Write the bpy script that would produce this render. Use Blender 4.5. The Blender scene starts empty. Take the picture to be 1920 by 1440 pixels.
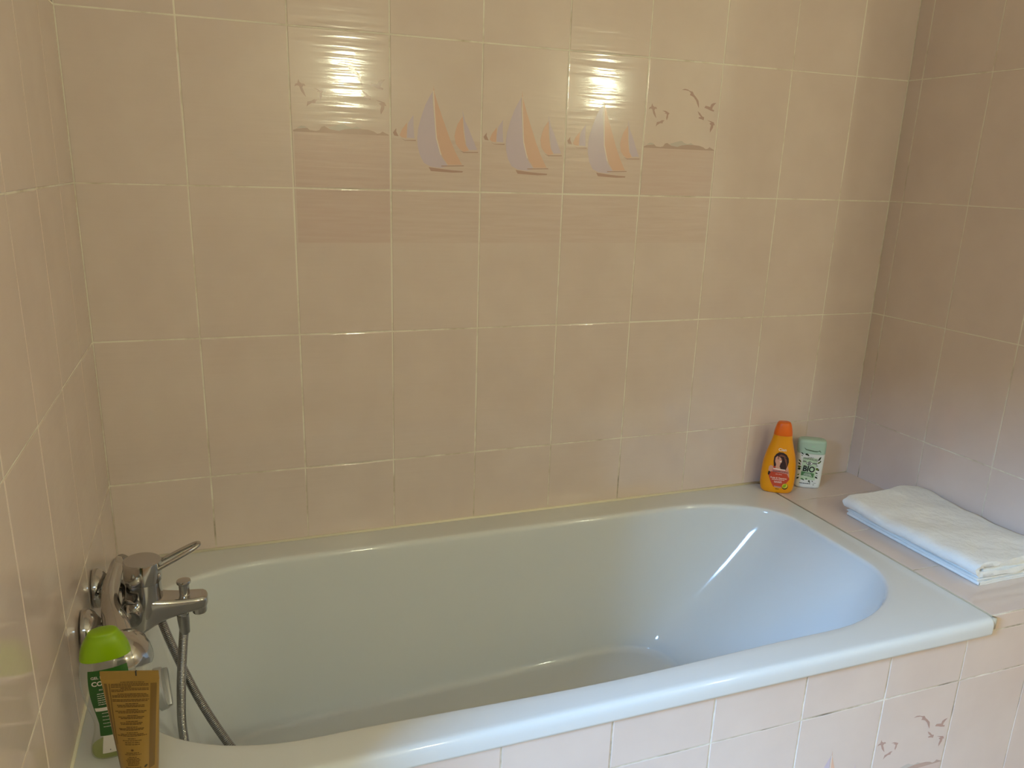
import bpy, bmesh, math, random
from mathutils import Vector, Matrix
random.seed(7)
S = bpy.context.scene
COL = S.collection
R_ = math.radians

# ------------------------------------------------------------------ helpers
def srgb(r, g, b):
    f = lambda c: c / 12.92 if c <= 0.04045 else ((c + 0.055) / 1.055) ** 2.4
    return (f(r / 255), f(g / 255), f(b / 255), 1.0)

def mat(name, col=(0.8, 0.8, 0.8, 1), rough=0.5, metal=0.0, **kw):
    m = bpy.data.materials.new(name); m.use_nodes = True
    b = m.node_tree.nodes['Principled BSDF']
    b.inputs['Base Color'].default_value = col
    b.inputs['Roughness'].default_value = rough
    b.inputs['Metallic'].default_value = metal
    for k, v in kw.items():
        b.inputs[k].default_value = v
    return m

def nodes(m):
    nt = m.node_tree
    return nt, nt.nodes['Principled BSDF']

def coords(nt, scale=(1, 1, 1)):
    tc = nt.nodes.new('ShaderNodeTexCoord'); mp = nt.nodes.new('ShaderNodeMapping')
    mp.inputs['Scale'].default_value = scale
    nt.links.new(tc.outputs['Object'], mp.inputs['Vector'])
    return mp.outputs['Vector']

def noise(nt, vec, scale, detail=3.0, rough=0.5):
    n = nt.nodes.new('ShaderNodeTexNoise')
    n.inputs['Scale'].default_value = scale; n.inputs['Detail'].default_value = detail
    n.inputs['Roughness'].default_value = rough
    nt.links.new(vec, n.inputs['Vector'])
    return n.outputs['Fac']

def ramp(nt, fac, stops):
    r = nt.nodes.new('ShaderNodeValToRGB')
    e = r.color_ramp.elements
    while len(e) < len(stops): e.new(0.5)
    for i, (p, c) in enumerate(stops):
        e[i].position = p; e[i].color = c
    nt.links.new(fac, r.inputs['Fac'])
    return r.outputs['Color']

def bump(nt, b, height, strength, dist):
    bp = nt.nodes.new('ShaderNodeBump')
    bp.inputs['Strength'].default_value = strength; bp.inputs['Distance'].default_value = dist
    nt.links.new(height, bp.inputs['Height']); nt.links.new(bp.outputs['Normal'], b.inputs['Normal'])

def link(name, me, mats=(), parent=None, smooth=False):
    o = bpy.data.objects.new(name, me); COL.objects.link(o)
    if not isinstance(mats, (list, tuple)): mats = [mats]
    for m in mats: me.materials.append(m)
    if smooth:
        me.shade_smooth()
    if parent is not None: o.parent = parent
    return o

def from_bm(name, bm, mats=(), parent=None, smooth=False, sharp=None):
    bmesh.ops.recalc_face_normals(bm, faces=bm.faces)
    me = bpy.data.meshes.new(name); bm.to_mesh(me); bm.free()
    o = link(name, me, mats, parent, smooth)
    if smooth and sharp is not None:
        me.set_sharp_from_angle(angle=R_(sharp))
    return o

def from_py(name, V, F, mats=(), parent=None, smooth=False, mi=None, sharp=None):
    me = bpy.data.meshes.new(name); me.from_pydata([tuple(v) for v in V], [], F)
    o = link(name, me, mats, parent, smooth)
    if mi is not None: me.polygons.foreach_set('material_index', mi)
    if smooth and sharp is not None: me.set_sharp_from_angle(angle=R_(sharp))
    me.update()
    return o

def tag(o, label=None, cat=None, group=None, kind=None):
    if label: o['label'] = label
    if cat: o['category'] = cat
    if group: o['group'] = group
    if kind: o['kind'] = kind
    return o

def empty(name, loc, rz=0.0):
    o = bpy.data.objects.new(name, None); COL.objects.link(o)
    o.location = loc; o.rotation_euler = (0, 0, rz); o.empty_display_size = 0.02
    return o

def bm_box(bm, lo, hi, bev=0.0, seg=2):
    vs = [bm.verts.new((x, y, z)) for x in (lo[0], hi[0]) for y in (lo[1], hi[1]) for z in (lo[2], hi[2])]
    fs = [bm.faces.new([vs[i] for i in f]) for f in ((0, 1, 3, 2), (4, 6, 7, 5), (0, 4, 5, 1), (2, 3, 7, 6), (0, 2, 6, 4), (1, 5, 7, 3))]
    if bev > 0:
        es = list({e for f in fs for e in f.edges})
        bmesh.ops.bevel(bm, geom=es, offset=bev, segments=seg, profile=0.5, affect='EDGES')

def loft(rings, cap0=True, cap1=True):
    """rings: lists of points of equal length -> verts, faces"""
    V = []; F = []; n = len(rings[0])
    for r in rings: V.extend(r)
    for k in range(len(rings) - 1):
        for i in range(n):
            j = (i + 1) % n
            F.append((k * n + i, k * n + j, (k + 1) * n + j, (k + 1) * n + i))
    if cap0: F.append(tuple(reversed(range(n))))
    if cap1: F.append(tuple((len(rings) - 1) * n + i for i in range(n)))
    return V, F

def frames(pts):
    """parallel transport frames along a polyline"""
    P = [Vector(p) for p in pts]; T = []
    for i in range(len(P)):
        a = P[max(i - 1, 0)]; b = P[min(i + 1, len(P) - 1)]
        T.append((b - a).normalized())
    ref = Vector((0, 0, 1)) if abs(T[0].z) < 0.9 else Vector((1, 0, 0))
    u = (ref - T[0] * ref.dot(T[0])).normalized(); out = []
    for i in range(len(P)):
        u = (u - T[i] * u.dot(T[i])).normalized()
        out.append((P[i], T[i], u, T[i].cross(u)))
    return out

def catmull(pts, k=8):
    P = [Vector(p) for p in pts]; P = [2 * P[0] - P[1]] + P + [2 * P[-1] - P[-2]]; out = []
    for i in range(1, len(P) - 2):
        for s in range(k):
            t = s / k; a, b, c, d = P[i - 1:i + 3]
            out.append(0.5 * ((2 * b) + (c - a) * t + (2 * a - 5 * b + 4 * c - d) * t * t + (3 * b - a - 3 * c + d) * t ** 3))
    out.append(P[-2])
    return out

def tube(pts, rad, n=20, flat=1.0):
    """tube along pts; rad a number or list; flat squeezes the second axis"""
    fr = frames(pts); rings = []
    for i, (p, t, u, v) in enumerate(fr):
        r = rad[i] if isinstance(rad, (list, tuple)) else rad
        rings.append([p + u * (r * math.cos(2 * math.pi * k / n)) + v * (r * flat * math.sin(2 * math.pi * k / n)) for k in range(n)])
    return loft(rings)

def lathe(profile, axis_o, axis_d, n=40):
    """profile: (radius, height) list along axis_d from axis_o"""
    d = Vector(axis_d).normalized(); ref = Vector((0, 0, 1)) if abs(d.z) < 0.9 else Vector((1, 0, 0))
    u = (ref - d * ref.dot(d)).normalized(); v = d.cross(u); o = Vector(axis_o)
    rings = [[o + d * h + u * (max(r, 1e-5) * math.cos(2 * math.pi * k / n)) + v * (max(r, 1e-5) * math.sin(2 * math.pi * k / n)) for k in range(n)] for r, h in profile]
    return loft(rings)

def join_vf(*parts):
    V = []; F = []
    for v, f in parts:
        o = len(V); V += list(v); F += [tuple(i + o for i in q) for q in f]
    return V, F

def fix_normals(o):
    bm = bmesh.new(); bm.from_mesh(o.data); bmesh.ops.recalc_face_normals(bm, faces=bm.faces); bm.to_mesh(o.data); bm.free()
    return o

# ------------------------------------------------------------------ materials
TILE_A, TILE_B = srgb(221, 202, 191), srgb(227, 209, 198)
def tile_mat(name, ca, cb, streak=False, ripple=.0009):
    m = mat(name, ca, 0.09); nt, b = nodes(m)
    v = coords(nt)
    if streak:
        f = noise(nt, coords(nt, (9, 9, 150)), 1.0, 4, 0.6)
        c = ramp(nt, f, [(0.35, ca), (0.62, cb)])
    else:
        f = noise(nt, v, 7.0, 3, 0.55)
        c = ramp(nt, f, [(0.3, ca), (0.7, cb)])
    nt.links.new(c, b.inputs['Base Color'])
    h = noise(nt, coords(nt, (5, 5, 75)), 1.0, 2, 0.5)
    bump(nt, b, h, 0.6, ripple)
    b.inputs['Coat Weight'].default_value = 0.0
    return m
M_TILE = tile_mat('glazed_pink_beige_tile', TILE_A, TILE_B)
M_TILE2 = tile_mat('glazed_pink_beige_tile_smooth', TILE_A, TILE_B, False, .00025)
M_SEA2 = tile_mat('tile_pale_sea_print', srgb(218, 196, 184), srgb(223, 203, 192), True)
M_SEA = tile_mat('tile_sea_print', srgb(216, 191, 180), srgb(219, 197, 186), True)
M_BIRD = mat('tile_bird_print', srgb(190, 157, 145), 0.16)
M_HILL = mat('tile_hill_print', srgb(194, 166, 152), 0.16)
M_HILL2 = mat('tile_far_hill_print', srgb(206, 194, 184), 0.16)
M_SAILG = mat('tile_grey_sail_print', srgb(212, 195, 206), 0.16)
M_SAILP = mat('tile_peach_sail_print', srgb(227, 188, 165), 0.16)
M_HULL = mat('tile_hull_print', srgb(192, 158, 144), 0.16)
M_MAST = mat('tile_mast_print', srgb(240, 224, 212), 0.16)

M_GROUT = mat('grout', srgb(236, 222, 200), 0.8); nt, b = nodes(M_GROUT)
def grout_nodes():
    # worn grout: clean pale joints, with mould and dirt in the first hand's breadth above the bath
    sep = nt.nodes.new('ShaderNodeSeparateXYZ'); tc = nt.nodes.new('ShaderNodeTexCoord')
    nt.links.new(tc.outputs['Object'], sep.inputs[0])
    mr = nt.nodes.new('ShaderNodeMapRange'); mr.inputs['From Min'].default_value = 0.0; mr.inputs['From Max'].default_value = 0.30
    mr.inputs['To Min'].default_value = 0.17; mr.inputs['To Max'].default_value = 0.0
    nt.links.new(sep.outputs['Z'], mr.inputs['Value'])
    n1 = noise(nt, coords(nt), 11.0, 4, 0.65)
    ad = nt.nodes.new('ShaderNodeMath'); ad.operation = 'ADD'
    nt.links.new(n1, ad.inputs[0]); nt.links.new(mr.outputs[0], ad.inputs[1])
    c = ramp(nt, ad.outputs[0], [(0.50, srgb(240, 232, 216)), (0.70, srgb(206, 190, 168)), (0.90, srgb(104, 88, 70))])
    nt.links.new(c, b.inputs['Base Color'])
grout_nodes()

M_ENAMEL = mat('white_enamel', srgb(222, 223, 222), 0.07); M_ENAMEL.node_tree.nodes['Principled BSDF'].inputs['IOR'].default_value = 1.5
M_CHROME = mat('chrome', (0.50, 0.49, 0.48, 1), 0.10, 1.0)
M_CHROME_D = mat('hose_chrome', (0.36, 0.355, 0.35, 1), 0.24, 1.0)
M_SATIN = mat('grey_plastic_chrome', (0.56, 0.56, 0.56, 1), 0.32, 0.55)
M_DARK = mat('dark_rubber', srgb(40, 38, 36), 0.5)
M_CAULK = mat('silicone_caulk', srgb(240, 232, 206), 0.45)
M_CAULK_G = mat('beige_silicone', srgb(182, 170, 148), 0.5)
M_PLASTER = mat('painted_plaster', srgb(226, 212, 196), 0.8)
M_CEIL = mat('white_ceiling', srgb(240, 234, 224), 0.9)
M_FLOOR = mat('floor_tile', srgb(178, 142, 106), 0.4)
M_FRAME = mat('white_window_frame', srgb(238, 238, 236), 0.35)

# ------------------------------------------------------------------ camera (solved from the tile joints)
cd = bpy.data.cameras.new('camera'); cam = bpy.data.objects.new('camera', cd); COL.objects.link(cam)
FPX, CX, CY = 1506.542, 955.536, 762.846
rt = Vector((0.93649456, -0.34929887, 0.03111646)); dn = Vector((-0.07027386, -0.27385713, -0.95919959)); fw = Vector((0.3435688, 0.89609853, -0.2810123))
mw = Matrix((( rt.x, -dn.x, -fw.x, 0.21792202), (rt.y, -dn.y, -fw.y, -1.74837744), (rt.z, -dn.z, -fw.z, 0.82940873), (0, 0, 0, 1)))
cam.matrix_world = mw
cd.sensor_width = 36; cd.sensor_fit = 'HORIZONTAL'; cd.lens = FPX / 1920 * 36
cd.shift_x = (960 - CX) / 1920; cd.shift_y = (CY - 720) / 1920
cd.clip_start = 0.02
S.camera = cam

# ------------------------------------------------------------------ tiled walls
BIRD={
 'b1':[(16.0,208.5),(18.0,203.5),(22.0,200.5),(27.0,200.5),(30.0,196.5),(25.0,196.5),(23.0,193.5),(26.0,186.5),(30.0,175.5),(26.0,179.5),(21.0,185.5),(17.0,195.5),(13.0,196.5),(8.0,194.5),(10.0,199.5),(14.0,200.5)],
 'b2':[(44.0,193.5),(53.0,193.5),(58.0,191.5),(64.0,188.5),(61.0,184.5),(61.0,179.5),(58.0,172.5),(56.0,177.5),(57.0,184.5),(56.0,187.5),(51.0,187.5),(54.0,189.5),(50.0,191.5)],
 'b3':[(52.0,172.5),(48.0,168.5),(48.0,165.5),(41.0,165.5),(34.0,161.5),(30.0,157.5),(32.0,167.5),(40.0,169.5),(45.0,172.5)],
 'b4':[(92.0,241.5),(100.0,244.5),(108.0,243.5),(115.0,240.5),(122.0,239.5),(126.0,233.5),(133.0,227.5),(140.0,220.5),(142.0,212.5),(143.0,203.5),(138.0,211.5),(133.0,220.5),(126.0,227.5),(119.0,230.5),(115.0,231.5),(117.0,236.5),(111.0,240.5),(102.0,241.5)],
 'b5':[(158.0,206.5),(161.0,210.5),(168.0,209.5),(174.0,208.5),(176.0,214.5),(182.0,217.5),(190.0,218.5),(185.0,213.5),(181.0,208.5),(180.0,203.5),(186.0,201.5),(185.0,198.5),(175.0,200.5),(167.0,203.5),(159.0,205.5)],
 'b6':[(140.0,197.5),(147.0,193.5),(153.0,187.5),(156.0,185.5),(160.0,184.5),(159.0,177.5),(154.0,179.5),(144.0,181.5),(146.0,184.5),(151.0,184.5),(145.0,189.5)],
 'b7':[(169.0,178.5),(180.0,176.5),(188.0,174.5),(192.0,167.5),(188.0,168.5),(187.0,161.5),(180.0,150.5),(179.0,158.5),(181.0,167.5),(176.0,171.5),(181.0,173.5)],
 'hf':[(2.0,112.5),(10.0,115.5),(21.0,116.5),(30.0,117.5),(35.0,113.5),(47.0,112.5),(54.0,114.5),(58.0,120.5),(64.0,122.5),(70.0,119.5),(77.0,116.5),(85.0,115.5),(93.0,114.5),(105.0,118.5),(120.0,120.5),(136.0,120.5),(153.0,119.5),(165.0,116.5),(172.0,112.5),(178.0,113.5),(183.0,117.5),(189.0,114.5),(196.0,111.5),(196.0,109.5),(2.0,109.5)],
 'hb':[(9.0,116.5),(18.0,121.5),(26.0,120.5),(31.0,116.5),(21.0,116.5)],
 'hb2':[(71.0,120.5),(85.0,124.5),(96.0,127.5),(104.0,128.5),(110.0,124.5),(120.0,121.5),(130.0,124.5),(138.0,120.5),(120.0,120.5),(105.0,117.5),(93.0,114.5),(78.0,116.5)],
 'sea':[(2.0,110.5),(196.0,110.5)],
}
BOAT={
 'main':[(91.0,202.5),(90.0,197.5),(91.0,176.5),(94.0,147.5),(97.0,117.5),(102.0,95.5),(110.0,72.5),(125.0,52.5),(110.0,48.5),(87.0,50.5),(72.0,57.5),(63.0,72.5),(58.0,90.5),(57.0,108.5),(59.0,127.5),(66.0,151.5),(75.0,175.5),(85.0,193.5)],
 'jib':[(92.0,214.5),(94.0,200.5),(103.0,174.5),(113.0,148.5),(124.0,121.5),(129.0,108.5),(141.0,83.5),(153.0,62.5),(157.0,56.5),(125.0,55.5),(113.0,71.5),(105.0,90.5),(100.0,105.5),(96.0,132.5),(94.0,162.5),(92.0,191.5)],
 'boom':[(110.0,53.5),(161.0,55.5),(161.0,53.5),(110.0,51.5)],
 'hull':[(82.0,49.5),(110.0,46.5),(135.0,44.5),(159.0,43.5),(158.0,40.5),(135.0,39.5),(110.0,40.5),(87.0,41.5)],
 'mast':[(91.0,203.5),(93.0,203.5),(95.0,169.5),(100.0,110.5),(110.0,75.5),(108.0,75.5),(98.0,108.5),(93.0,162.5)],
 'r1':[(157.0,156.5),(158.0,144.5),(159.0,126.5),(164.0,99.5),(172.0,86.5),(160.0,83.5),(150.0,89.5),(142.0,99.5),(139.0,115.5),(142.0,128.5),(146.0,140.5)],
 'r2':[(156.0,168.5),(162.0,147.5),(171.0,131.5),(181.0,109.5),(191.0,88.5),(173.0,87.5),(166.0,96.5),(162.0,120.5),(159.0,144.5)],
 'rh':[(150.0,86.5),(160.0,83.5),(193.0,84.5),(193.0,82.5),(160.0,81.5)],
 'l1':[(35.0,137.5),(35.0,122.5),(34.0,106.5),(24.0,107.5),(19.0,111.5),(24.0,123.5)],
 'l2':[(49.0,153.5),(49.0,130.5),(51.0,106.5),(35.0,107.5),(35.0,122.5),(38.0,137.5)],
 'lh':[(21.0,106.5),(30.0,102.5),(54.0,103.5),(54.0,101.5),(30.0,101.5)],
 'l0':[(12.0,125.5),(12.0,118.5),(17.0,109.5),(8.0,110.5),(5.0,116.5)],
 'sea':[(2.0,105.5),(196.0,110.5)],
}
JOINT = 0.0030
def tilework(name, o, ud, vd, nd, ul, vl, thick=0.10, pic=None, skip=None, kind='structure', ext=.02):
    """one wall of glazed tiles set in grout; ul / vl are joint positions along ud / vd.
    pic: list of (polygon in u,v ; material) printed on the glaze."""
    o, ud, vd, nd = Vector(o), Vector(ud).normalized(), Vector(vd).normalized(), Vector(nd).normalized()
    V = []; F = []; MI = []
    mats = [M_GROUT, M_TILE if name == 'wall_back' else M_TILE2]
    P = lambda u, v, w: o + ud * u + vd * v + nd * w
    def add(vs, fs, mi):
        k = len(V); V.extend(vs)
        for f in fs: F.append(tuple(i + k for i in f)); MI.append(mi)
    # backing wall, its face lying at the bottom of the joints
    u0, u1, v0, v1 = ul[0] - ext, ul[-1] + ext, vl[0], vl[-1]; g = -0.0007
    add([P(u0, v0, g), P(u1, v0, g), P(u1, v1, g), P(u0, v1, g), P(u0, v0, -thick), P(u1, v0, -thick), P(u1, v1, -thick), P(u0, v1, -thick)],
        [(0, 1, 2, 3), (5, 4, 7, 6), (4, 5, 1, 0), (3, 2, 6, 7), (4, 0, 3, 7), (1, 5, 6, 2)], 0)
    h = JOINT / 2; bv = 0.0012
    for a in range(len(ul) - 1):
        for c in range(len(vl) - 1):
            if skip and skip(a, c): continue
            jx = random.uniform(-.0004, .0004); jy = random.uniform(-.0004, .0004)
            a0, a1, b0, b1 = ul[a] + h + jx, ul[a + 1] - h + jx, vl[c] + h + jy, vl[c + 1] - h + jy
            if a1 - a0 < .004 or b1 - b0 < .004: continue
            t = [random.uniform(-.00012, .00012) for _ in range(2)]
            q = lambda u, v: ((u - a0) / (a1 - a0) - .5) * t[0] * 2 + ((v - b0) / (b1 - b0) - .5) * t[1] * 2
            rim = [P(u, v, g - .0004) for u, v in ((a0, b0), (a1, b0), (a1, b1), (a0, b1))]
            mid = [P(u, v, -.00035) for u, v in ((a0, b0), (a1, b0), (a1, b1), (a0, b1))]
            top = [P(u, v, q(u, v)) for u, v in ((a0 + bv, b0 + bv), (a1 - bv, b0 + bv), (a1 - bv, b1 - bv), (a0 + bv, b1 - bv))]
            fs = [(8, 9, 10, 11)]
            for i in range(4):
                j = (i + 1) % 4
                fs += [(i, j, 4 + j, 4 + i), (4 + i, 4 + j, 8 + j, 8 + i)]
            add(rim + mid + top, fs, 1)
    for poly, m, lift in (pic or []):
        if m not in mats: mats.append(m)
        add([P(u, v, lift) for u, v in poly], [tuple(range(len(poly)))], mats.index(m))
    ob = from_py(name, V, F, mats, mi=MI)
    # triangulate printed outlines so that concave shapes fill correctly
    bm = bmesh.new(); bm.from_mesh(ob.data)
    bmesh.ops.triangulate(bm, faces=[f for f in bm.faces if f.material_index >= 2 or len(f.verts) > 4])
    bm.normal_update(); 
    for f in bm.faces:
        if f.material_index >= 2 and f.normal.dot(nd) < 0: f.normal_flip()
    bm.to_mesh(ob.data); bm.free()
    tag(ob, kind=kind)
    return ob

def bird_tile(u, v, top):
    """gulls over a bay; u, v the tile's lower left corner, .2 wide and .305 high"""
    L = lambda k: [(u + x / 1000, v + z / 1000) for x, z in BIRD[k]]
    e = .0003
    return [([(u + .003, v + .003), (u + .197, v + .003), (u + .197, v + .1108), (u + .003, v + .1108)], M_SEA, e),
            (L('hb'), M_HILL2, e * 1.2), (L('hb2'), M_HILL2, e * 1.2), (L('hf'), M_HILL, e * 1.5)] + [(L('b%d' % i), M_BIRD, e) for i in range(1, 8)]

def boat_tile(u, v):
    L = lambda k: [(u + x / 1000, v + z / 1000) for x, z in BOAT[k]]
    e = .0003
    out = [([(u + .003, v + .003), (u + .197, v + .003), (u + .197, v + .106), (u + .003, v + .106)], M_SEA2, e)]
    for k, m in (('l0', M_HULL), ('l1', M_SAILP), ('l2', M_SAILG), ('lh', M_HULL), ('r1', M_SAILP), ('r2', M_SAILG), ('rh', M_HULL),
                 ('main', M_SAILG), ('jib', M_SAILP), ('hull', M_HULL)):
        out.append((L(k), m, e * 1.5))
    out += [(L('mast'), M_MAST, e * 2), (L('boom'), M_HULL, e * 2)]
    return out

def sea_row(u0, n, v0, v1):
    return [([(u0 + .2 * i + .003, v0), (u0 + .2 * i + .197, v0), (u0 + .2 * i + .197, v1), (u0 + .2 * i + .003, v1)], M_SEA2 if i else M_SEA, .0003) for i in range(n)]

FLOOR_Z, CEIL_Z = -0.57, 2.25
XR = 1.973
zl = [.1735 + .305 * k for k in range(-1, 7)]
ZB = [FLOOR_Z, zl[0] - .305] + zl + [CEIL_Z]
ub = [0.0, .199, .400] + [.202 + .2 * k for k in range(2, 9)] + [XR]
pic = bird_tile(.402, zl[3], None) + boat_tile(.602, zl[3]) + boat_tile(.802, zl[3]) + boat_tile(1.002, zl[3]) + bird_tile(1.202, zl[3], None) \
    + sea_row(.402, 5, zl[3] - .1105, zl[3] - .003)
tilework('wall_back', (0, 0, 0), (1, 0, 0), (0, 0, 1), (0, -1, 0), ub, ZB, pic=pic)
tilework('wall_left', (0, 0, 0), (-.01386, -1, 0), (0, 0, 1), (1, -.01386, 0), [0, .16, .36, .56, .76, .96, 1.06], ZB)
tilework('wall_right', (XR, 0, 0), (.0198, -1, 0), (0, 0, 1), (-1, -.0198, 0), [0, .044, .244, .444, .644, .765], ZB)
YA = -.752
ua = [0.0, .2, .405, .605, .803, 1.0045, 1.204, 1.404, 1.602, 1.80, 1.988]
ZA = [FLOOR_Z, -.1395 - .305, -.1395, -.036]
picA = bird_tile(1.402, ZA[1], None) + boat_tile(1.202, ZA[1]) + boat_tile(1.002, ZA[1]) + boat_tile(.802, ZA[1]) + bird_tile(.602, ZA[1], None) \
     + sea_row(.602, 5, ZA[1] - .1105, ZA[1] - .003)
wf = tilework('wall_front', (0, YA, 0), (1, 0, 0), (0, 0, 1), (0, -1, 0), ua, ZA, thick=.012, ext=0, pic=picA, skip=lambda a, c: False)
# tiled ledge at the head of the bath, and the strip of facing below its front edge
tilework('trim_1', (1.658, 0, 0), (1, 0, 0), (0, -1, 0), (0, 0, 1), [0.0, .318], [0.0, .143, .345, .55, .7500], thick=.035, ext=0)
tilework('trim_2', (1.658, YA, 0), (1, 0, 0), (0, 0, 1), (0, -1, 0), [0.0, .142, .330], [-.0355, -.0005], thick=.0015, ext=0)

# rest of the room behind the camera
def boxes(name, bl, m, kind='structure'):
    bm = bmesh.new()
    for lo, hi in bl: bm_box(bm, lo, hi)
    return tag(from_bm(name, bm, m), kind=kind)
XW0, XW1, YW = -1.05, 3.0, -2.90
boxes('floor', [((XW0, YW, FLOOR_Z - .1), (XW1, YA, FLOOR_Z))], M_FLOOR)
boxes('ceiling', [((XW0 - .1, YW - .1, CEIL_Z), (XW1 + .1, .1, CEIL_Z + .1))], M_CEIL)
WX0, WX1, WZ0, WZ1 = -.85, .40, 1.50, 2.12
boxes('wall_rear', [((XW0, YW - .1, FLOOR_Z), (WX0, YW, CEIL_Z)), ((WX1, YW - .1, FLOOR_Z), (XW1, YW, CEIL_Z)),
                    ((WX0, YW - .1, FLOOR_Z), (WX1, YW, WZ0)), ((WX0, YW - .1, WZ1), (WX1, YW, CEIL_Z))], M_PLASTER)
boxes('wall_outer_left', [((XW0 - .1, YW, FLOOR_Z), (XW0, -2.15, CEIL_Z)), ((XW0 - .1, -1.25, FLOOR_Z), (XW0, -1.0805, CEIL_Z)), ((XW0 - .1, -2.15, FLOOR_Z), (XW0, -1.25, .35)), ((XW0 - .1, -2.15, 1.32), (XW0, -1.25, CEIL_Z)), ((XW0, -1.096, FLOOR_Z), (-.0155, -1.0805, CEIL_Z))], M_PLASTER)
boxes('wall_outer_right', [((XW1, YW, FLOOR_Z), (XW1 + .1, -.7855, CEIL_Z)), ((1.9895, -.800, FLOOR_Z), (XW1, -.7855, CEIL_Z))], M_PLASTER)
bm = bmesh.new(); fwid = .045
for lo, hi in (((WX0, YW - .07, WZ0), (WX0 + fwid, YW - .03, WZ1)), ((WX1 - fwid, YW - .07, WZ0), (WX1, YW - .03, WZ1)),
               ((WX0, YW - .07, WZ0), (WX1, YW - .03, WZ0 + fwid)), ((WX0, YW - .07, WZ1 - fwid), (WX1, YW - .03, WZ1))):
    bm_box(bm, lo, hi, .004, 1)
tag(from_bm('window_2', bm, M_FRAME), kind='structure')
bm = bmesh.new()
for lo, hi in (((XW0 - .07, -2.15, .35), (XW0 - .03, -2.15 + fwid, 1.32)), ((XW0 - .07, -1.25 - fwid, .35), (XW0 - .03, -1.25, 1.32)),
               ((XW0 - .07, -2.15, .35), (XW0 - .03, -1.25, .35 + fwid)), ((XW0 - .07, -2.15, 1.32 - fwid), (XW0 - .03, -1.25, 1.32))):
    bm_box(bm, lo, hi, .004, 1)
tag(from_bm('window_1', bm, M_FRAME), kind='structure')

# ------------------------------------------------------------------ bathtub
def rrect(x0, x1, y0, y1, z, rx, ry, bul=0.0, nc=14, ns=26):
    """rounded rectangle ring; rx, ry: radii for corners FR, BR, BL, FL; constant point count"""
    pts = []
    C = [(x1, y0, -1, 1, 0), (x1, y1, -1, -1, 1), (x0, y1, 1, -1, 2), (x0, y0, 1, 1, 3)]
    start = [-90, 0, 90, 180]
    arcs = []
    for (cx, cy, sx, sy, i) in C:
        a = []
        for k in range(nc + 1):
            t = R_(start[i] + 90 * k / nc)
            a.append((cx + sx * rx[i] + rx[i] * math.cos(t), cy + sy * ry[i] + ry[i] * math.sin(t)))
        arcs.append(a)
    for i in range(4):
        a = arcs[i]; nx = arcs[(i + 1) % 4]
        pts += a
        p, q = a[-1], nx[0]
        m = ns if i in (1, 3) else ns // 2
        for k in range(1, m):
            t = k / m; w = math.sin(math.pi * t) ** 2 * bul if i in (1, 3) else 0
            pts.append((p[0] + (q[0] - p[0]) * t, p[1] + (q[1] - p[1]) * t + (-w if i == 3 else 0)))
    return [Vector((x, y, z)) for x, y in pts]

TX0, TX1, TY0, TY1 = .0006, 1.6565, -.765, -.0006
def outer(z, d):
    # the left edge follows the slightly skewed left wall
    r = rrect(TX0 + d * .3, TX1 - d * .35, TY0 + d, TY1 - d * .3, z, [.010] * 4, [.010] * 4)
    return [Vector((p.x + (.0139 * p.y if p.x < .1 else 0), p.y, p.z)) for p in r]
def inner(z, d, k=0.0):
    """opening of the basin grown inward by d"""
    rx = [.30, .27, .26, .26]; ry = [.22, .17, .13, .17]
    return rrect(.070 + d, 1.592 - d, -.697 + d, -.078 - d, z, [max(r - d, .03) for r in rx], [max(r - d, .03) for r in ry], bul=.012)
DF = -.392
def basin(t):
    """t from 0 (just under the rim) to 1 (floor outline)"""
    z = -.018 + (DF + .018) * t
    L = lambda a, b: a + (b - a) * t
    x0 = L(.079, .150) + .012 * (t ** 3); x1 = L(1.583, 1.275) + .02 * math.sin(math.pi * t)
    y0 = L(-.690, -.640); y1 = L(-.086, -.112)
    rx = [L(.29, .14), L(.26, .15), L(.25, .12), L(.25, .12)]; ry = [L(.21, .14), L(.16, .12), L(.12, .10), L(.16, .12)]
    return x0, x1, y0, y1, z, rx, ry
def tilt(ring, t):
    # the back wall of the basin draws in towards the tap end
    return [Vector((p.x, p.y + (p.x - .75) * .052 * t * min(max((p.y + .5) / .3, 0), 1), p.z)) for p in ring]
rings = [outer(-.0355, .016), outer(-.0355, .003), outer(-.034, .0005), outer(-.030, 0), outer(-.016, 0), outer(-.010, .0008), outer(-.005, .003), outer(-.0015, .0065), outer(-.0002, .0105), outer(0, .016)]
rr = .018
for a in (-12, 0):
    rings.append(inner(0, 0 + (-.012 if a < 0 else 0)))
for a in (15, 30, 45, 60, 75):
    t = R_(a); rings.append(inner(-rr * (1 - math.cos(t)) , rr * math.sin(t) * .52))
NB = 14
fil = .024
for k in range(1, NB + 1):
    t = k / NB * (1 - fil / (-DF) * 0.9)
    x0, x1, y0, y1, z, rx, ry = basin(t)
    rings.append(tilt(rrect(x0, x1, y0, y1, z, rx, ry, bul=.012 * (1 - t)), t))
bx0, bx1, by0, by1, bz, brx, bry = basin(1 - fil / (-DF) * .9)
for a in (20, 40, 60, 75, 90):
    t = R_(a); d = fil * (1 - math.cos(t)) * .72; zz = bz + (DF - bz) * math.sin(t)
    rings.append(tilt(rrect(bx0 + d, bx1 - d * 1.6, by0 + d, by1 - d, zz, [max(r - d, .03) for r in brx], [max(r - d, .03) for r in bry]), 1))
d = fil * .72
for s in (.35, .75):
    mx, my = (bx0 + bx1) / 2, (by0 + by1) / 2
    base = rings[-1] if s == .35 else base
    rings.append([Vector((mx + (p.x - mx) * (1 - s), my + (p.y - my) * (1 - s), DF - .004 * s)) for p in base])
V, F = loft(rings, cap0=False, cap1=True)
tub = from_py('bathtub', V, F, M_ENAMEL, smooth=True)
fix_normals(tub)
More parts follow.
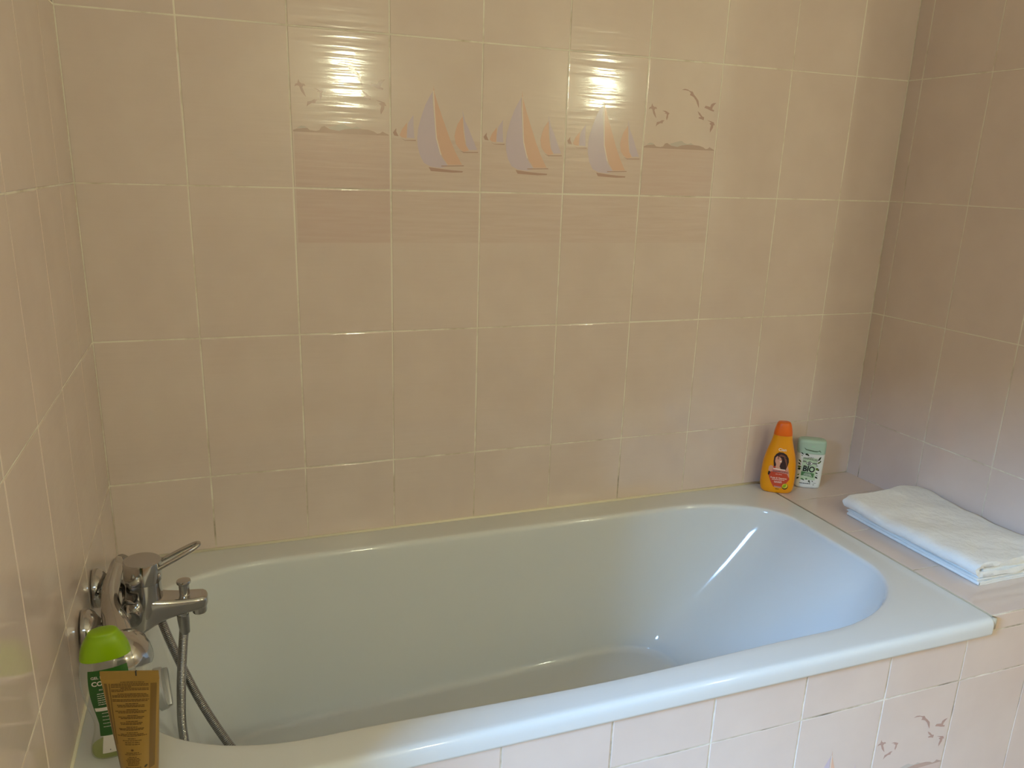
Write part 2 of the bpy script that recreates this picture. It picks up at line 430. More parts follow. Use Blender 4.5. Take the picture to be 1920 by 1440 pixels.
if sum(p.normal.z for p in tub.data.polygons) < 0: tub.data.flip_normals()
tag(tub, 'white enamelled built-in bathtub set between pink-beige tiled walls', 'bathtub')
# drain and overflow knob
V, F = lathe([(.0, .001), (.030, .001), (.034, .0035), (.031, .006), (.024, .007), (.0, .009)], (.34, -.385, DF - .003), (0, 0, 1))
fix_normals(from_py('drain', V, F, M_CHROME, tub, True, sharp=40))
V, F = lathe([(.028, -.006), (.030, .004), (.0365, .007), (.0375, .011), (.0365, .021), (.034, .0235), (.0, .0245)], (.0790, -.398, -.068), (1, 0, .16), 48)
kn = fix_normals(from_py('overflow_knob', V, F, M_SATIN, tub, True, sharp=35)); kn['label'] = 'grey metallic overflow knob'
bm = bmesh.new(); bm_box(bm, (-.004, -.034, -.006), (.006, .034, .006), .003, 2)
gr = from_bm('grip', bm, M_SATIN, kn, True, 40); gr.matrix_local = Matrix.Translation((.1035, -.398, -.064)) @ Matrix.Rotation(R_(-9), 4, 'Y') @ Matrix.Rotation(R_(40), 4, 'X')

# caulk beads along the bath and the ledge
V1, F1 = tube([(.004, -.0012, .001), (1.66, -.0012, .001)], .0038, 10)
V2, F2 = tube([(.0, -.002, .0005), (-.0102, -.74, .0005)], .0035, 10)
V3, F3 = tube([(1.6572, -.004, -.0016), (1.6572, -.752, -.0016)], .0019, 10)
V4, F4 = tube([(1.662, -.0008, .0005), (1.97, -.0008, .0005)], .0011, 8)
V, F = join_vf((V1, F1), (V2, F2), (V4, F4))
tag(fix_normals(from_py('trim_3', V, F, M_CAULK, smooth=True)), kind='structure')
V5, F5 = tube([(1.657, -.757, -.001), (1.657, -.757, -.024)], .0055, 10)
V, F = join_vf((V3, F3), (V5, F5))
tag(fix_normals(from_py('trim_4', V, F, M_CAULK_G, smooth=True)), kind='structure')

# ------------------------------------------------------------------ mixer tap
AY = -.390
tap = empty('bath_mixer_tap', (0.0, AY, .105))
tag(tap, 'chrome single-lever bath mixer tap fixed to the left tiled wall', 'tap')
def tp(name, V, F, m=M_CHROME, sharp=35, parent=None):
    o = fix_normals(from_py(name, V, F, m, None, True, sharp=sharp))
    o.parent = parent or tap
    if parent is None or parent is tap: o.matrix_parent_inverse = Matrix.Translation((0, AY, .105)).inverted()
    return o
for s, yy in ((0, -.318), (1, -.462)):
    V, F = lathe([(.034, -.003), (.0345, .003), (.0335, .008), (.029, .014), (.021, .020), (.0165, .024)], (0, yy, .105), (1, 0, 0), 48)
    es = tp('wall_rosette', V, F)
    pts = catmull([(.016, yy, .1045), (.034, yy, .104), (.05, yy + (.012 if s else -.012), .103), (.056, AY + (-.03 if s else .03), .101)], 6)
    V, F = tube(pts, .0115, 20); tp('inlet_pipe', V, F)
# body: cross bar, column
V, F = join_vf(tube([(.062, AY - .046, .097), (.062, AY - .04, .097), (.062, AY + .04, .097), (.062, AY + .046, .097)], [.0155, .018, .018, .0155], 28),
               lathe([(.020, -.030), (.0275, -.018), (.0292, .0), (.0290, .02), (.0284, .038), (.0282, .050)], (.083, AY, .098), (0, 0, 1), 44))
tp('body', V, F)
# lever: cap cylinder and loop handle
V, F = lathe([(.0282, .0), (.0298, .0012), (.0302, .004), (.0302, .034), (.0298, .0368), (.0282, .0380), (.0, .0384)], (.083, AY, .145), (.05, 0, 1), 48)
lv = tp('lever', V, F)
loop = []
hz = lambda x: .167 + (x - .105) * .47
for x, y in ((.100, .0150), (.125, .0135), (.150, .0120), (.166, .0095), (.1735, .005), (.1755, 0), (.1735, -.005), (.166, -.0095), (.150, -.0120), (.125, -.0135), (.100, -.0150)):
    loop.append((x, AY + y, hz(x)))
V, F = tube(catmull(loop, 6), .0036, 14, flat=1.0)
tp('lever_handle', V, F, parent=lv)
bm = bmesh.new(); bm_box(bm, (.092, AY - .017, .146), (.1125, AY + .017, .1615), .004, 3)
o = from_bm('lever_neck', bm, M_CHROME, None, True, 40); o.parent = lv
# spout: rounded flat bar, top level, underside rising outward
def sect(x, zt, zb, w, r):
    pts = []
    hw = w / 2; hh = (zt - zb) / 2; zc = (zt + zb) / 2; r = min(r, hh * .98, hw * .98)
    for (cy, cz, s) in ((hw - r, hh - r, 0), (-hw + r, hh - r, 90), (-hw + r, -hh + r, 180), (hw - r, -hh + r, 270)):
        for k in range(7):
            t = R_(s + 15 * k); pts.append(Vector((x, AY + cy + r * math.cos(t), zc + cz + r * math.sin(t))))
    return pts
sp = []
for x, zt, zb, w in ((.056, .130, .048, .040), (.066, .1335, .050, .051), (.083, .1315, .058, .0565), (.100, .1275, .067, .053), (.120, .1230, .0745, .047), (.140, .1200, .0785, .0435), (.160, .1190, .081, .042), (.172, .1185, .0815, .040),
                     (.179, .1183, .0825, .036), (.1835, .1172, .0845, .028), (.1860, .115, .088, .016)):
    sp.append(sect(x - .003, zt - .012, zb, w, .007))
V, F = loft(sp)
sp_o = tp('spout', V, F, sharp=50)
V, F = lathe([(.0125, .0), (.0125, -.010), (.0115, -.0125), (.0085, -.0125), (.0085, -.009), (.0, -.009)], (.168, AY, .083), (0, 0, 1), 32); tp('aerator', V, F, parent=sp_o)
V, F = lathe([(.0105, .0), (.0102, .003), (.0085, .0045), (.0085, .012), (.0090, .024), (.0115, .026), (.0122, .0285), (.0115, .031), (.008, .0322), (.0, .0318)], (.146, AY, .1035), (0, 0, 1), 36)
tp('diverter_knob', V, F)
V, F = lathe([(.0125, .004), (.0120, .0), (.0095, -.005), (.0095, -.012)], (.140, AY, .080), (0, 0, 1), 28); tp('hose_outlet', V, F)

# ------------------------------------------------------------------ hand shower lying across the tap, with its hose
hs = empty('hand_shower', (.035, -.39, .118))
tag(hs, 'chrome hand shower lying across the bath tap, its ribbed metal hose looping into the tub', 'hand shower')
HI = Matrix.Translation((.035, -.39, .118)).inverted()
def hp(name, V, F, m=M_CHROME, sharp=40, parent=None):
    o = fix_normals(from_py(name, V, F, m, None, True, sharp=sharp)); o.parent = parent or hs
    if parent is None: o.matrix_parent_inverse = HI
    return o
hpath = catmull([(.033, -.300, .130), (.032, -.34, .1305), (.031, -.385, .131), (.035, -.43, .1295), (.044, -.47, .121), (.052, -.507, .105)], 5)
n = len(hpath)
hr = [.0118 + .0022 * min(i / 8, 1) + .0105 * max(0, (i / (n - 1) - .5) / .5) ** 1.6 for i in range(n)]
V, F = tube(hpath, hr, 28); hp('handle', V, F)
# head: rounded bell growing out of the handle, facing down into the bath
hd = []
ax = Vector((.16, -.50, -.85)).normalized()
V, F = lathe([(.0, -.044), (.014, -.0425), (.027, -.037), (.037, -.026), (.0425, -.012), (.0440, .001), (.0430, .012), (.0385, .020), (.0, .020)], (.0560, -.523, .084), ax, 44)
hp('head', V, F)
V, F = lathe([(.0, .019), (.034, .019), (.035, .0215), (.0, .0225)], (.0560, -.523, .084), ax, 40)
hp('spray_face', V, F, M_SATIN)
V, F = lathe([(.0108, -.002), (.0118, .0), (.0118, .016), (.0098, .024), (.0085, .030)], (.033, -.297, .130), (0.03, 1, -.02), 28)
hp('hose_nut', V, F)
hose = catmull([(.034, -.268, .129), (.040, -.248, .122), (.060, -.245, .096), (.085, -.285, .052), (.112, -.335, -.015), (.150, -.378, -.105), (.195, -.412, -.190), (.245, -.44, -.265), (.31, -.46, -.345), (.37, -.47, -.3765),
                (.45, -.45, -.3815), (.47, -.39, -.3815), (.40, -.34, -.3815), (.29, -.34, -.3815), (.19, -.365, -.345), (.135, -.380, -.27), (.122, -.386, -.17), (.126, -.389, -.08), (.134, AY, -.005), (.140, AY, .040)], 14)
def ribbed(path, r, pitch=.0032, n=12):
    # resample evenly, radius rippling once per pitch
    L = [0.0]
    for i in range(1, len(path)): L.append(L[-1] + (path[i] - path[i - 1]).length)
    step = pitch / 4; pts = []; rad = []; j = 0; k = 0; s = 0.0
    while s < L[-1]:
        while L[j + 1] < s: j += 1
        t = (s - L[j]) / max(L[j + 1] - L[j], 1e-9); pts.append(path[j].lerp(path[j + 1], t))
        rad.append(r * (1.0, .985, .86, .985)[k % 4]); k += 1; s += step
    return tube(pts, rad, n)
V, F = ribbed(hose, .0080)
ho = hp('hose', V, F, M_CHROME_D, 80); ho['label'] = 'ribbed metal hose'
V, F = lathe([(.0102, .0), (.0100, -.012), (.0090, -.026), (.0084, -.036)], (.140, AY, .070), (-.03, 0, 1), 28)
hp('hose_ferrule', V, F, M_CHROME_D)

# ------------------------------------------------------------------ bottles
def lerp_prof(prof, z):
    for i in range(len(prof) - 1):
        a, b = prof[i], prof[i + 1]
        if a[0] <= z <= b[0] + 1e-9:
            t = (z - a[0]) / max(b[0] - a[0], 1e-9); return [a[k] + (b[k] - a[k]) * t for k in range(4)]
    return list(prof[-1] if z > prof[-1][0] else prof[0])
def smooth_prof(prof, k=6):
    P = [Vector(p) for p in prof]; Q = catmull_n(P, k); return [tuple(q) for q in Q]
def catmull_n(P, k):
    P = [[2 * a - b for a, b in zip(P[0], P[1])]] + [list(p) for p in P] + [[2 * a - b for a, b in zip(P[-1], P[-2])]]; out = []
    for i in range(1, len(P) - 2):
        a, b, c, d = P[i - 1:i + 3]
        for s in range(k):
            t = s / k
            out.append([0.5 * (2 * b[j] + (c[j] - a[j]) * t + (2 * a[j] - 5 * b[j] + 4 * c[j] - d[j]) * t * t + (3 * b[j] - a[j] - 3 * c[j] + d[j]) * t ** 3) for j in range(len(b))])
    out.append(P[-2]); return out
def ring_se(z, a, b, n, N=72):
    out = []
    for k in range(N):
        t = 2 * math.pi * k / N; c, s = math.cos(t), math.sin(t)
        out.append(Vector((a * math.copysign(abs(c) ** (2 / n), c), b * math.copysign(abs(s) ** (2 / n), s), z)))
    return out
def se_loft(prof, N=72): return loft([ring_se(*p, N=N) for p in prof])
def front(prof, u, z, eps):
    _, a, b, n = lerp_prof(prof, z)
    q = max(0.0, 1 - min(abs(u) / a, .999) ** n) ** (1 / n)
    return Vector((u, -b * q - eps, z))

def decal(name, items, prof, parent, mats, eps=.0004, du=.004, dz=.005):
    """flat printed shapes wrapped on the front of a bottle. items: (polygon [(u,z)], material index, extra lift)"""
    V = []; F = []; MI = []
    for poly, mi, lift in items:
        bm = bmesh.new()
        f = bm.faces.new([bm.verts.new((u, 0, z)) for u, z in poly])
        bmesh.ops.triangulate(bm, faces=[f])
        us = [p[0] for p in poly]; zs = [p[1] for p in poly]
        x = math.ceil(min(us) / du) * du
        while x < max(us):
            bmesh.ops.bisect_plane(bm, geom=bm.verts[:] + bm.edges[:] + bm.faces[:], plane_co=(x, 0, 0), plane_no=(1, 0, 0), dist=1e-6); x += du
        z = math.ceil(min(zs) / dz) * dz
        while z < max(zs):
            bmesh.ops.bisect_plane(bm, geom=bm.verts[:] + bm.edges[:] + bm.faces[:], plane_co=(0, 0, z), plane_no=(0, 0, 1), dist=1e-6); z += dz
        bm.normal_update()
        k = len(V); bm.verts.index_update()
        V += [front(prof, v.co.x, v.co.z, eps + lift) for v in bm.verts]
        for f in bm.faces:
            idx = [v.index + k for v in f.verts]
            if f.normal.y > 0: idx.reverse()
            F.append(tuple(idx)); MI.append(mi)
        bm.free()
    return from_py(name, V, F, mats, parent, True, mi=MI)

def text_polys(s, size, cx, cz, align='CENTER', bold=0.0, sx=1.0, shear=0.0, arch=0.0, rot=0.0):
    cu = bpy.data.curves.new('t', 'FONT'); cu.body = s; cu.size = size; cu.align_x = align; cu.align_y = 'CENTER'; cu.offset = bold; cu.shear = shear; cu.resolution_u = 3
    ob = bpy.data.objects.new('t', cu); COL.objects.link(ob)
    dg = bpy.context.evaluated_depsgraph_get(); dg.update()
    me = ob.evaluated_get(dg).to_mesh()
    cr, sr = math.cos(rot), math.sin(rot); P = []
    for v in me.vertices:
        x, y = v.co.x * sx, v.co.y; y += arch * x * x
        P.append((cx + x * cr - y * sr, cz + x * sr + y * cr))
    out = [[P[i] for i in p.vertices] for p in me.polygons]
    ob.evaluated_get(dg).to_mesh_clear(); bpy.data.objects.remove(ob); bpy.data.curves.remove(cu)
    return out
def lettering(name, lines, prof, parent, mats, eps):
    V = []; F = []; MI = []
    for polys, mi in lines:
        for p in polys:
            k = len(V); V += [front(prof, u, z, eps) for u, z in p]
            a = sum(p[i][0] * p[(i + 1) % len(p)][1] - p[(i + 1) % len(p)][0] * p[i][1] for i in range(len(p)))
            idx = list(range(k, k + len(p)))
            if a < 0: idx.reverse()
            F.append(tuple(idx)); MI.append(mi)
    return from_py(name, V, F, mats, parent, mi=MI)
def ellipse(cx, cz, ru, rz, n=20, rot=0.0, a0=0, a1=360):
    c, s = math.cos(rot), math.sin(rot); out = []
    for k in range(n + (0 if a1 - a0 == 360 else 1)):
        t = R_(a0 + (a1 - a0) * k / n); x, y = ru * math.cos(t), rz * math.sin(t)
        out.append((cx + x * c - y * s, cz + x * s + y * c))
    return out
def leaf(cx, cz, L, W, rot):
    c, s = math.cos(rot), math.sin(rot); pts = []
    for k in range(9): t = k / 8; pts.append((-L / 2 + L * t, W / 2 * math.sin(math.pi * t ** .85)))
    for k in range(1, 8): t = 1 - k / 8; pts.append((-L / 2 + L * t, -W / 2 * math.sin(math.pi * t ** .85)))
    return [(cx + x * c - y * s, cz + x * s + y * c) for x, y in pts]
def rect(a, b, c, d): return [(a, b), (c, b), (c, d), (a, d)]
def words(u0, u1, z, h, seed, fill=1.0, curve=0.0):
    """a line of print too small to read: word-length strokes"""
    r = random.Random(seed); out = []; u = u0
    while u < u1 - h * .6:
        w = min(r.uniform(1.6, 5.0) * h, u1 - u)
        out.append([(u, z + curve * u * u), (u + w, z + curve * (u + w) ** 2), (u + w, z + h + curve * (u + w) ** 2), (u, z + h + curve * u * u)]); u += w + h * r.uniform(.35, .6)
    return out

# --- orange shampoo bottle on the corner of the bath
sb = empty('shampoo_bottle', (1.664, -.066, .0004), R_(-33))
tag(sb, 'yellow-orange shampoo bottle with bright orange cap in the far bath corner', 'bottle')
M_OR = mat('yellow_orange_plastic', srgb(246, 160, 0), 0.32); M_CAP = mat('orange_cap_plastic', srgb(244, 110, 6), 0.30)
pb = smooth_prof([(.0, .0355, .0170, 2.6), (.003, .0390, .0205, 2.7), (.012, .0430, .0235, 2.8), (.030, .0450, .0250, 2.8), (.060, .0448, .0250, 2.7), (.082, .0432, .0245, 2.6), (.105, .0392, .0232, 2.5), (.130, .0322, .0210, 2.4), (.150, .0268, .0192, 2.3), (.1640, .0242, .0180, 2.3)])
V, F = se_loft([(.0, .030, .013, 2.6)] + pb); fix_normals(from_py('body', V, F, M_OR, sb, True, sharp=60))
V, F = se_loft(smooth_prof([(.1645, .0240, .0180, 2.4), (.1660, .0243, .0182, 2.4), (.1750, .0232, .0175, 2.5), (.1880, .0205, .0158, 2.6), (.1970, .0175, .0138, 2.7), (.2005, .0145, .0112, 2.6), (.2015, .010, .007, 2.4)], 4)); fix_normals(from_py('cap', V, F, M_CAP, sb, True, sharp=60))
X = lambda x, y: ((x - 445 - (1320 - y) / 1195 * 115) * .000151, (1320 - y) / 1195 * .2005)
LBL = [mat('label_red', srgb(206, 74, 44), .35), mat('label_hair', srgb(52, 24, 26), .4), mat('label_skin', srgb(222, 160, 134), .4), mat('label_white', srgb(250, 232, 218), .35), mat('label_green', srgb(150, 178, 20), .35), mat('label_brown', srgb(58, 22, 14), .4), mat('label_yellow', srgb(236, 210, 70), .35), mat('label_pink', srgb(222, 140, 130), .35), mat('label_lilac', srgb(190, 140, 140), .35), mat('label_hair_light', srgb(128, 78, 60), .4)]
def PX(l): return [X(*p) for p in l]
items = [(PX([(285, 985), (300, 930), (330, 860), (390, 840), (600, 840), (640, 930), (660, 1060), (545, 1190), (380, 1200), (330, 1110)]), 0, 0),
         (PX([(282, 1000), (285, 960), (315, 925), (330, 960), (300, 1010)]), 1, .0002),
         (PX([(290, 930), (300, 860), (335, 835), (372, 850), (380, 900), (330, 950)]), 2, .0003),
         (PX([(415, 800), (490, 790), (500, 900), (410, 900)]), 2, .0003),
         (PX([(590, 830), (615, 805), (640, 900), (655, 1000), (650, 1030), (600, 940)]), 2, .0003),
         (PX([(380, 840), (376, 760), (385, 690), (420, 640), (470, 606), (540, 608), (600, 640), (636, 700), (640, 760), (625, 810), (600, 850), (590, 890), (500, 890), (480, 840), (495, 800), (420, 800), (415, 840), (400, 850)]), 1, .0004),
         (PX([(402, 760), (410, 700), (440, 670), (490, 690), (520, 720), (515, 770), (490, 800), (450, 812), (415, 800)]), 2, .0006),
         (PX([(440, 690), (500, 640), (560, 655), (600, 690), (560, 680), (500, 672), (450, 705)]), 9, .0007),
         (PX([(430, 716), (456, 708), (480, 716), (456, 722)]), 1, .0008), (PX([(500, 722), (514, 716), (520, 724), (506, 728)]), 1, .0008), (PX([(492, 722), (502, 744), (486, 746)]), 7, .0007), (PX([(545, 660), (600, 720), (612, 800), (596, 860), (590, 790), (572, 720)]), 9, .0007), (PX([(400, 690), (396, 760), (404, 820), (392, 760)]), 9, .0007), (PX([(480, 752), (515, 748), (512, 764), (486, 768)]), 3, .0008),
         (PX([(370, 878), (580, 890), (600, 920), (640, 940), (640, 965), (345, 940), (350, 915)]), 7, .0006),
         (PX([(375, 878), (578, 890), (585, 905), (375, 893)]), 3, .0008),
         (PX([(395, 1180), (520, 1190), (510, 1215), (400, 1205)]), 8, .0006)]
c = X(585, 1180); items += [(ellipse(c[0], c[1], .0082, .0090), 5, .0008), (ellipse(c[0] - .0005, c[1] + .0015, .0075, .0072, 16, .3), 6, .0010), (leaf(c[0] - .0015, c[1] + .0018, .0135, .0085, 1.0), 4, .0012)]
lab = decal('label', items, pb, sb, LBL, .0003); lab['label'] = 'printed label with a woman tossing brown hair above a red panel'
LET = [LBL[3], LBL[5]]
def xl(x, y): return X(x, y)
a = xl(525, 562); b2 = xl(500, 930); c1 = xl(470, 975); d1 = xl(470, 1042)
lines = [(text_polys('Cien', .0112, a[0], a[1], bold=.00022), 0), (text_polys('SHAMPOOING', .0074, b2[0], b2[1] - .0005, sx=.86, rot=-.03), 1), (text_polys('ultra doux', .0042, c1[0], c1[1], rot=-.02), 0),
         (text_polys('Fruits & Vitamines', .0062, d1[0], d1[1], bold=.0001, sx=.93, rot=-.02), 0)]
for k, (yy, w) in enumerate(((1075, .0165), (1104, .0110), (1122, .0100))):
    q = xl(462, yy); lines += [([p], 0) for p in words(q[0] - w, q[0] + w, q[1], .0014, k)]
q = xl(450, 1238); lines += [([p], 1) for p in words(q[0] - .005, q[0] + .005, q[1], .0016, 9)]
lettering('lettering', lines, pb, sb, LET, .0016)

# --- white shower-gel bottle with mint cap behind it
wb = empty('shower_gel_bottle', (1.772, -.062, .0004), R_(-33))
tag(wb, 'white shower gel bottle with pale mint cap behind the orange shampoo', 'bottle')
M_WH = mat('white_plastic', srgb(232, 234, 230), .3); M_MINT = mat('mint_cap_plastic', srgb(188, 216, 196), .3)
M_MINT.node_tree.nodes['Principled BSDF'].inputs['Transmission Weight'].default_value = .15
pw = smooth_prof([(.0, .0300, .0140, 3.2), (.0025, .0328, .0172, 3.4), (.010, .0345, .0195, 3.6), (.040, .0355, .0205, 3.6), (.080, .0366, .0208, 3.6), (.1020, .0372, .0208, 3.6)])
V, F = se_loft([(.0, .026, .012, 3.2)] + pw); fix_normals(from_py('body', V, F, M_WH, wb, True, sharp=60))
pm = smooth_prof([(.1025, .0372, .0208, 3.6), (.1080, .0374, .0208, 3.6), (.130, .0375, .0206, 3.6), (.1370, .0362, .0198, 3.5), (.1410, .0325, .0170, 3.3), (.1425, .0270, .0130, 3.0)], 5)
V, F = se_loft(pm); cap = fix_normals(from_py('cap', V, F, M_MINT, wb, True, sharp=60))
XW = lambda x, y: ((x - 335 - (1330 - y) / 1145 * 75) * .0001187, (1330 - y) / 1145 * .1425)
def PW(l): return [XW(*p) for p in l]
WL = [mat('label_pale_green', srgb(200, 222, 190), .35), mat('label_dark_green', srgb(34, 52, 26), .4), mat('label_band_green', srgb(84, 134, 82), .35), mat('label_black', srgb(22, 24, 22), .4), mat('label_pure_white', srgb(248, 248, 246), .35), mat('label_olive', srgb(96, 112, 40), .4), mat('label_grey', srgb(128, 134, 124), .4)]
items = [(PW([(195, 600), (520, 600), (490, 1120), (160, 1120)]), 0, 0), (PW([(180, 930), (465, 955), (455, 1055), (172, 1025)]), 2, .0003)]
for x, y, L, W, r, mi in ((180, 512, .010, .0030, -.7, 1), (175, 560, .006, .0020, -.6, 5), (275, 520, .0085, .0055, .1, 1), (310, 540, .006, .0040, -.5, 1), (570, 600, .0145, .0048, 1.1, 1), (565, 690, .0125, .0042, .6, 5), (590, 655, .004, .003, .3, 1), (130, 690, .009, .0030, -.95, 1), (150, 700, .008, .0022, -1.1, 5), (130, 760, .0085, .004, -.7, 1),
                          (135, 830, .0100, .006, 0, 5), (132, 880, .0085, .0065, .2, 1), (530, 850, .0100, .0075, -.5, 5), (560, 870, .006, .004, .6, 1), (520, 945, .0085, .0034, -.4, 1), (530, 1000, .0075, .0020, -.5, 6), (520, 1050, .0105, .0046, -.6, 1), (120, 1020, .0075, .0034, .8, 5), (110, 1100, .0090, .0042, .9, 1),
                          (205, 1110, .0085, .0048, .1, 2), (235, 1130, .006, .003, -.4, 1), (365, 1150, .0065, .0052, -1.0, 1), (380, 1180, .005, .003, -1.2, 6), (440, 1145, .005, .0026, -.7, 1), (300, 1100, .0062, .0050, 0, 2), (520, 770, .006, .003, -.3, 6)):
    u, z = XW(x, y); items.append((leaf(u, z, L, W, r), mi, .0005))
u, z = XW(352, 725); d_ = .0088
items += [([(u - d_ * 1.15, z), (u, z - d_), (u + d_ * 1.15, z), (u, z + d_ * .75)], 3, .0006), ([(u - d_ * .95, z), (u, z - d_ * .8), (u + d_ * .95, z), (u, z + d_ * .58)], 4, .0008), (ellipse(u - .0008, z - .0006, .0042, .0048), 6, .0010),
          (PW([(205, 665), (275, 675), (285, 705), (200, 712)]), 6, .0004), (PW([(430, 700), (520, 705), (515, 745), (425, 735)]), 6, .0004)]
lab = decal('label', items, pw, wb, WL, .0003, .003, .004); lab['label'] = 'label with olive leaves and diamond emblem on pale green'
lines = []
m1 = XW(365, 622); lines += [(text_polys('MARSEILLAIS', .0088, m1[0] + .001, m1[1], sx=.80, rot=-.10, arch=-4.0), 0)]
p1 = XW(380, 585); lines.append((text_polys('LE PETIT', .0036, p1[0], p1[1], rot=-.05), 0))
b1 = XW(340, 865); lines.append((text_polys('BIO', .0232, b1[0], b1[1], bold=.0007, sx=.86, rot=-.06), 0))
o1 = XW(320, 965); lines.append((text_polys('FEUILLE', .0040, o1[0], o1[1], rot=-.06), 1)); o2 = XW(320, 995); lines.append((text_polys("D'OLIVIER", .0046, o2[0], o2[1], bold=.0001, rot=-.06), 1))
w1 = XW(315, 1030); lines += [([p], 1) for p in words(w1[0] - .0125, w1[0] + .0125, w1[1], .0010, 5)]
w2 = XW(270, 1215); lines += [([p], 0) for p in words(w2[0] - .0145, w2[0] + .0145, w2[1], .0018, 6)]
w3 = XW(490, 1188); lines += [([p], 0) for p in words(w3[0] - .004, w3[0] + .004, w3[1], .0009, 7)]
w4 = XW(465, 1228); lines.append(([ellipse(w4[0], w4[1], .0013, .0013, 10)], 0))
lettering('lettering', lines, pw, wb, [WL[3], WL[4]], .0016)
# dark green motif printed across the seam of the cap
u, z = XW(400, 425)
it = [(PW([(200, 370), (240, 380), (250, 400), (330, 410), (440, 425), (520, 425), (560, 405), (590, 445), (580, 455), (555, 430), (500, 448), (430, 450), (330, 435), (245, 420), (230, 390)]), 0, 0)]
pall = pw + pm
decal('cap_print', it, pall, wb, [mat('print_green', srgb(96, 122, 92), .4)], .0004, .003, .004)
d = decal('cap_thumb_recess', [(ellipse(*XW(410, 330), .0055, .0030), 0, 0)], pm, cap, [mat('mint_gloss', srgb(196, 230, 206), .12)], .0003, .003, .003)

# --- transparent gel bottle with lime cap by the tap
gb = empty('shower_gel_bottle', (.0490, -.632, .0004), R_(8))
tag(gb, 'nearly empty transparent gel bottle with lime green cap and green label', 'bottle')
def thin_clear(name, tint, haze, ior, hcol):
    m = bpy.data.materials.new(name); m.use_nodes = True; nt = m.node_tree; nt.nodes.clear(); N = nt.nodes.new; L = nt.links.new
    out = N('ShaderNodeOutputMaterial'); tr = N('ShaderNodeBsdfTransparent'); gl = N('ShaderNodeBsdfGlossy'); df = N('ShaderNodeBsdfDiffuse'); fr = N('ShaderNodeFresnel'); a = N('ShaderNodeMixShader'); b = N('ShaderNodeMixShader')
    tr.inputs[0].default_value = tint; gl.inputs['Roughness'].default_value = .06; df.inputs[0].default_value = hcol; fr.inputs['IOR'].default_value = ior; b.inputs[0].default_value = haze
    L(tr.outputs[0], b.inputs[1]); L(df.outputs[0], b.inputs[2]); mu = N('ShaderNodeMath'); mu.operation = 'MULTIPLY'; mu.inputs[1].default_value = .4; L(fr.outputs[0], mu.inputs[0]); L(mu.outputs[0], a.inputs[0]); L(b.outputs[0], a.inputs[1]); L(gl.outputs[0], a.inputs[2]); L(a.outputs[0], out.inputs[0]); return m
M_CLEAR = thin_clear('clear_thin_plastic', (.96, .96, .95, 1), .11, 1.1, srgb(235, 235, 228))
M_LIME = mat('lime_cap_plastic', srgb(136, 172, 0), .32)
M_GEL = thin_clear('yellow_green_gel', (.90, .93, .62, 1), .12, 1.1, srgb(206, 220, 110))
pg = smooth_prof([(.0, .0270, .0155, 2.4), (.003, .0310, .0185, 2.5), (.010, .0330, .0200, 2.5), (.022, .0310, .0192, 2.4), (.040, .0265, .0175, 2.3), (.052, .0252, .0172, 2.3), (.066, .0268, .0180, 2.3), (.088, .0318, .0200, 2.4), (.112, .0358, .0215, 2.5), (.136, .0358, .0214, 2.5), (.160, .0326, .0200, 2.5)])
V, F = se_loft([(.0, .022, .011, 2.4)] + pg); fix_normals(from_py('body', V, F, M_CLEAR, gb, True, sharp=60))
V, F = se_loft([(z, a - .0016, b - .0016, n) for z, a, b, n in pg if .003 <= z <= .016]); gel = fix_normals(from_py('gel', V, F, M_GEL, gb, True, sharp=50)); gel['label'] = 'yellow-green gel left in the bottom'
V, F = se_loft(smooth_prof([(.1605, .0326, .0200, 2.5), (.1620, .0329, .0202, 2.5), (.173, .0306, .0192, 2.4), (.184, .0262, .0172, 2.3), (.192, .0215, .0146, 2.2), (.1975, .0180, .0125, 2.2), (.1990, .0100, .0070, 2.1)], 5)); fix_normals(from_py('cap', V, F, M_LIME, gb, True, sharp=60))
GL = [mat('gel_label_green', srgb(38, 94, 26), .35), mat('gel_label_white', srgb(236, 228, 214), .35), mat('gel_label_black', srgb(30, 30, 28), .4)]
def band(z0, z1, fl, fr_, n=10):
    """label band that keeps an even margin from the bottle's outline"""
    zz = [z0 + (z1 - z0) * k / n for k in range(n + 1)]
    W = lambda z: lerp_prof(pg, z)[1]
    return [(fr_ * W(z), z) for z in zz] + [(-fl * W(z), z) for z in reversed(zz)]
g1 = band(.040, .149, .70, .74, 16); 
items = [(g1, 0, 0), (band(.083, .089, .66, .70, 2), 1, .0003), (band(.013, .040, .56, .60, 5), 1, 0)]
for k, (x, w) in enumerate(((-.001, .0012), (.0016, .0006), (.0032, .0016), (.0060, .0006), (.0078, .0012), (.0102, .0009), (.0124, .0005), (.0140, .0012))): items.append((rect(x, .018, x + w, .038), 2, .0004))
items.append((ellipse(-.008, .018, .0008, .0008, 8), 2, .0004))
lab = decal('label', items, pg, gb, GL, .0003)
lines = [(text_polys('GEL DOUCHE', .0056, -.004, .1385, bold=.0001), 0), (text_polys('CONFORT', .0098, .001, .1290, bold=.0003, sx=.95), 0), (text_polys('au the vert', .0050, -.002, .1200), 0)]
for k in range(6): lines += [([p], 0) for p in words(-.016, .014, .1125 - k * .0036, .0010, 20 + k)]
for k in range(5): lines += [([p], 0) for p in words(-.013, .012, .079 - k * .0060, .0009, 40 + k)]
lettering('lettering', lines, pg, gb, [GL[1]], .0012)

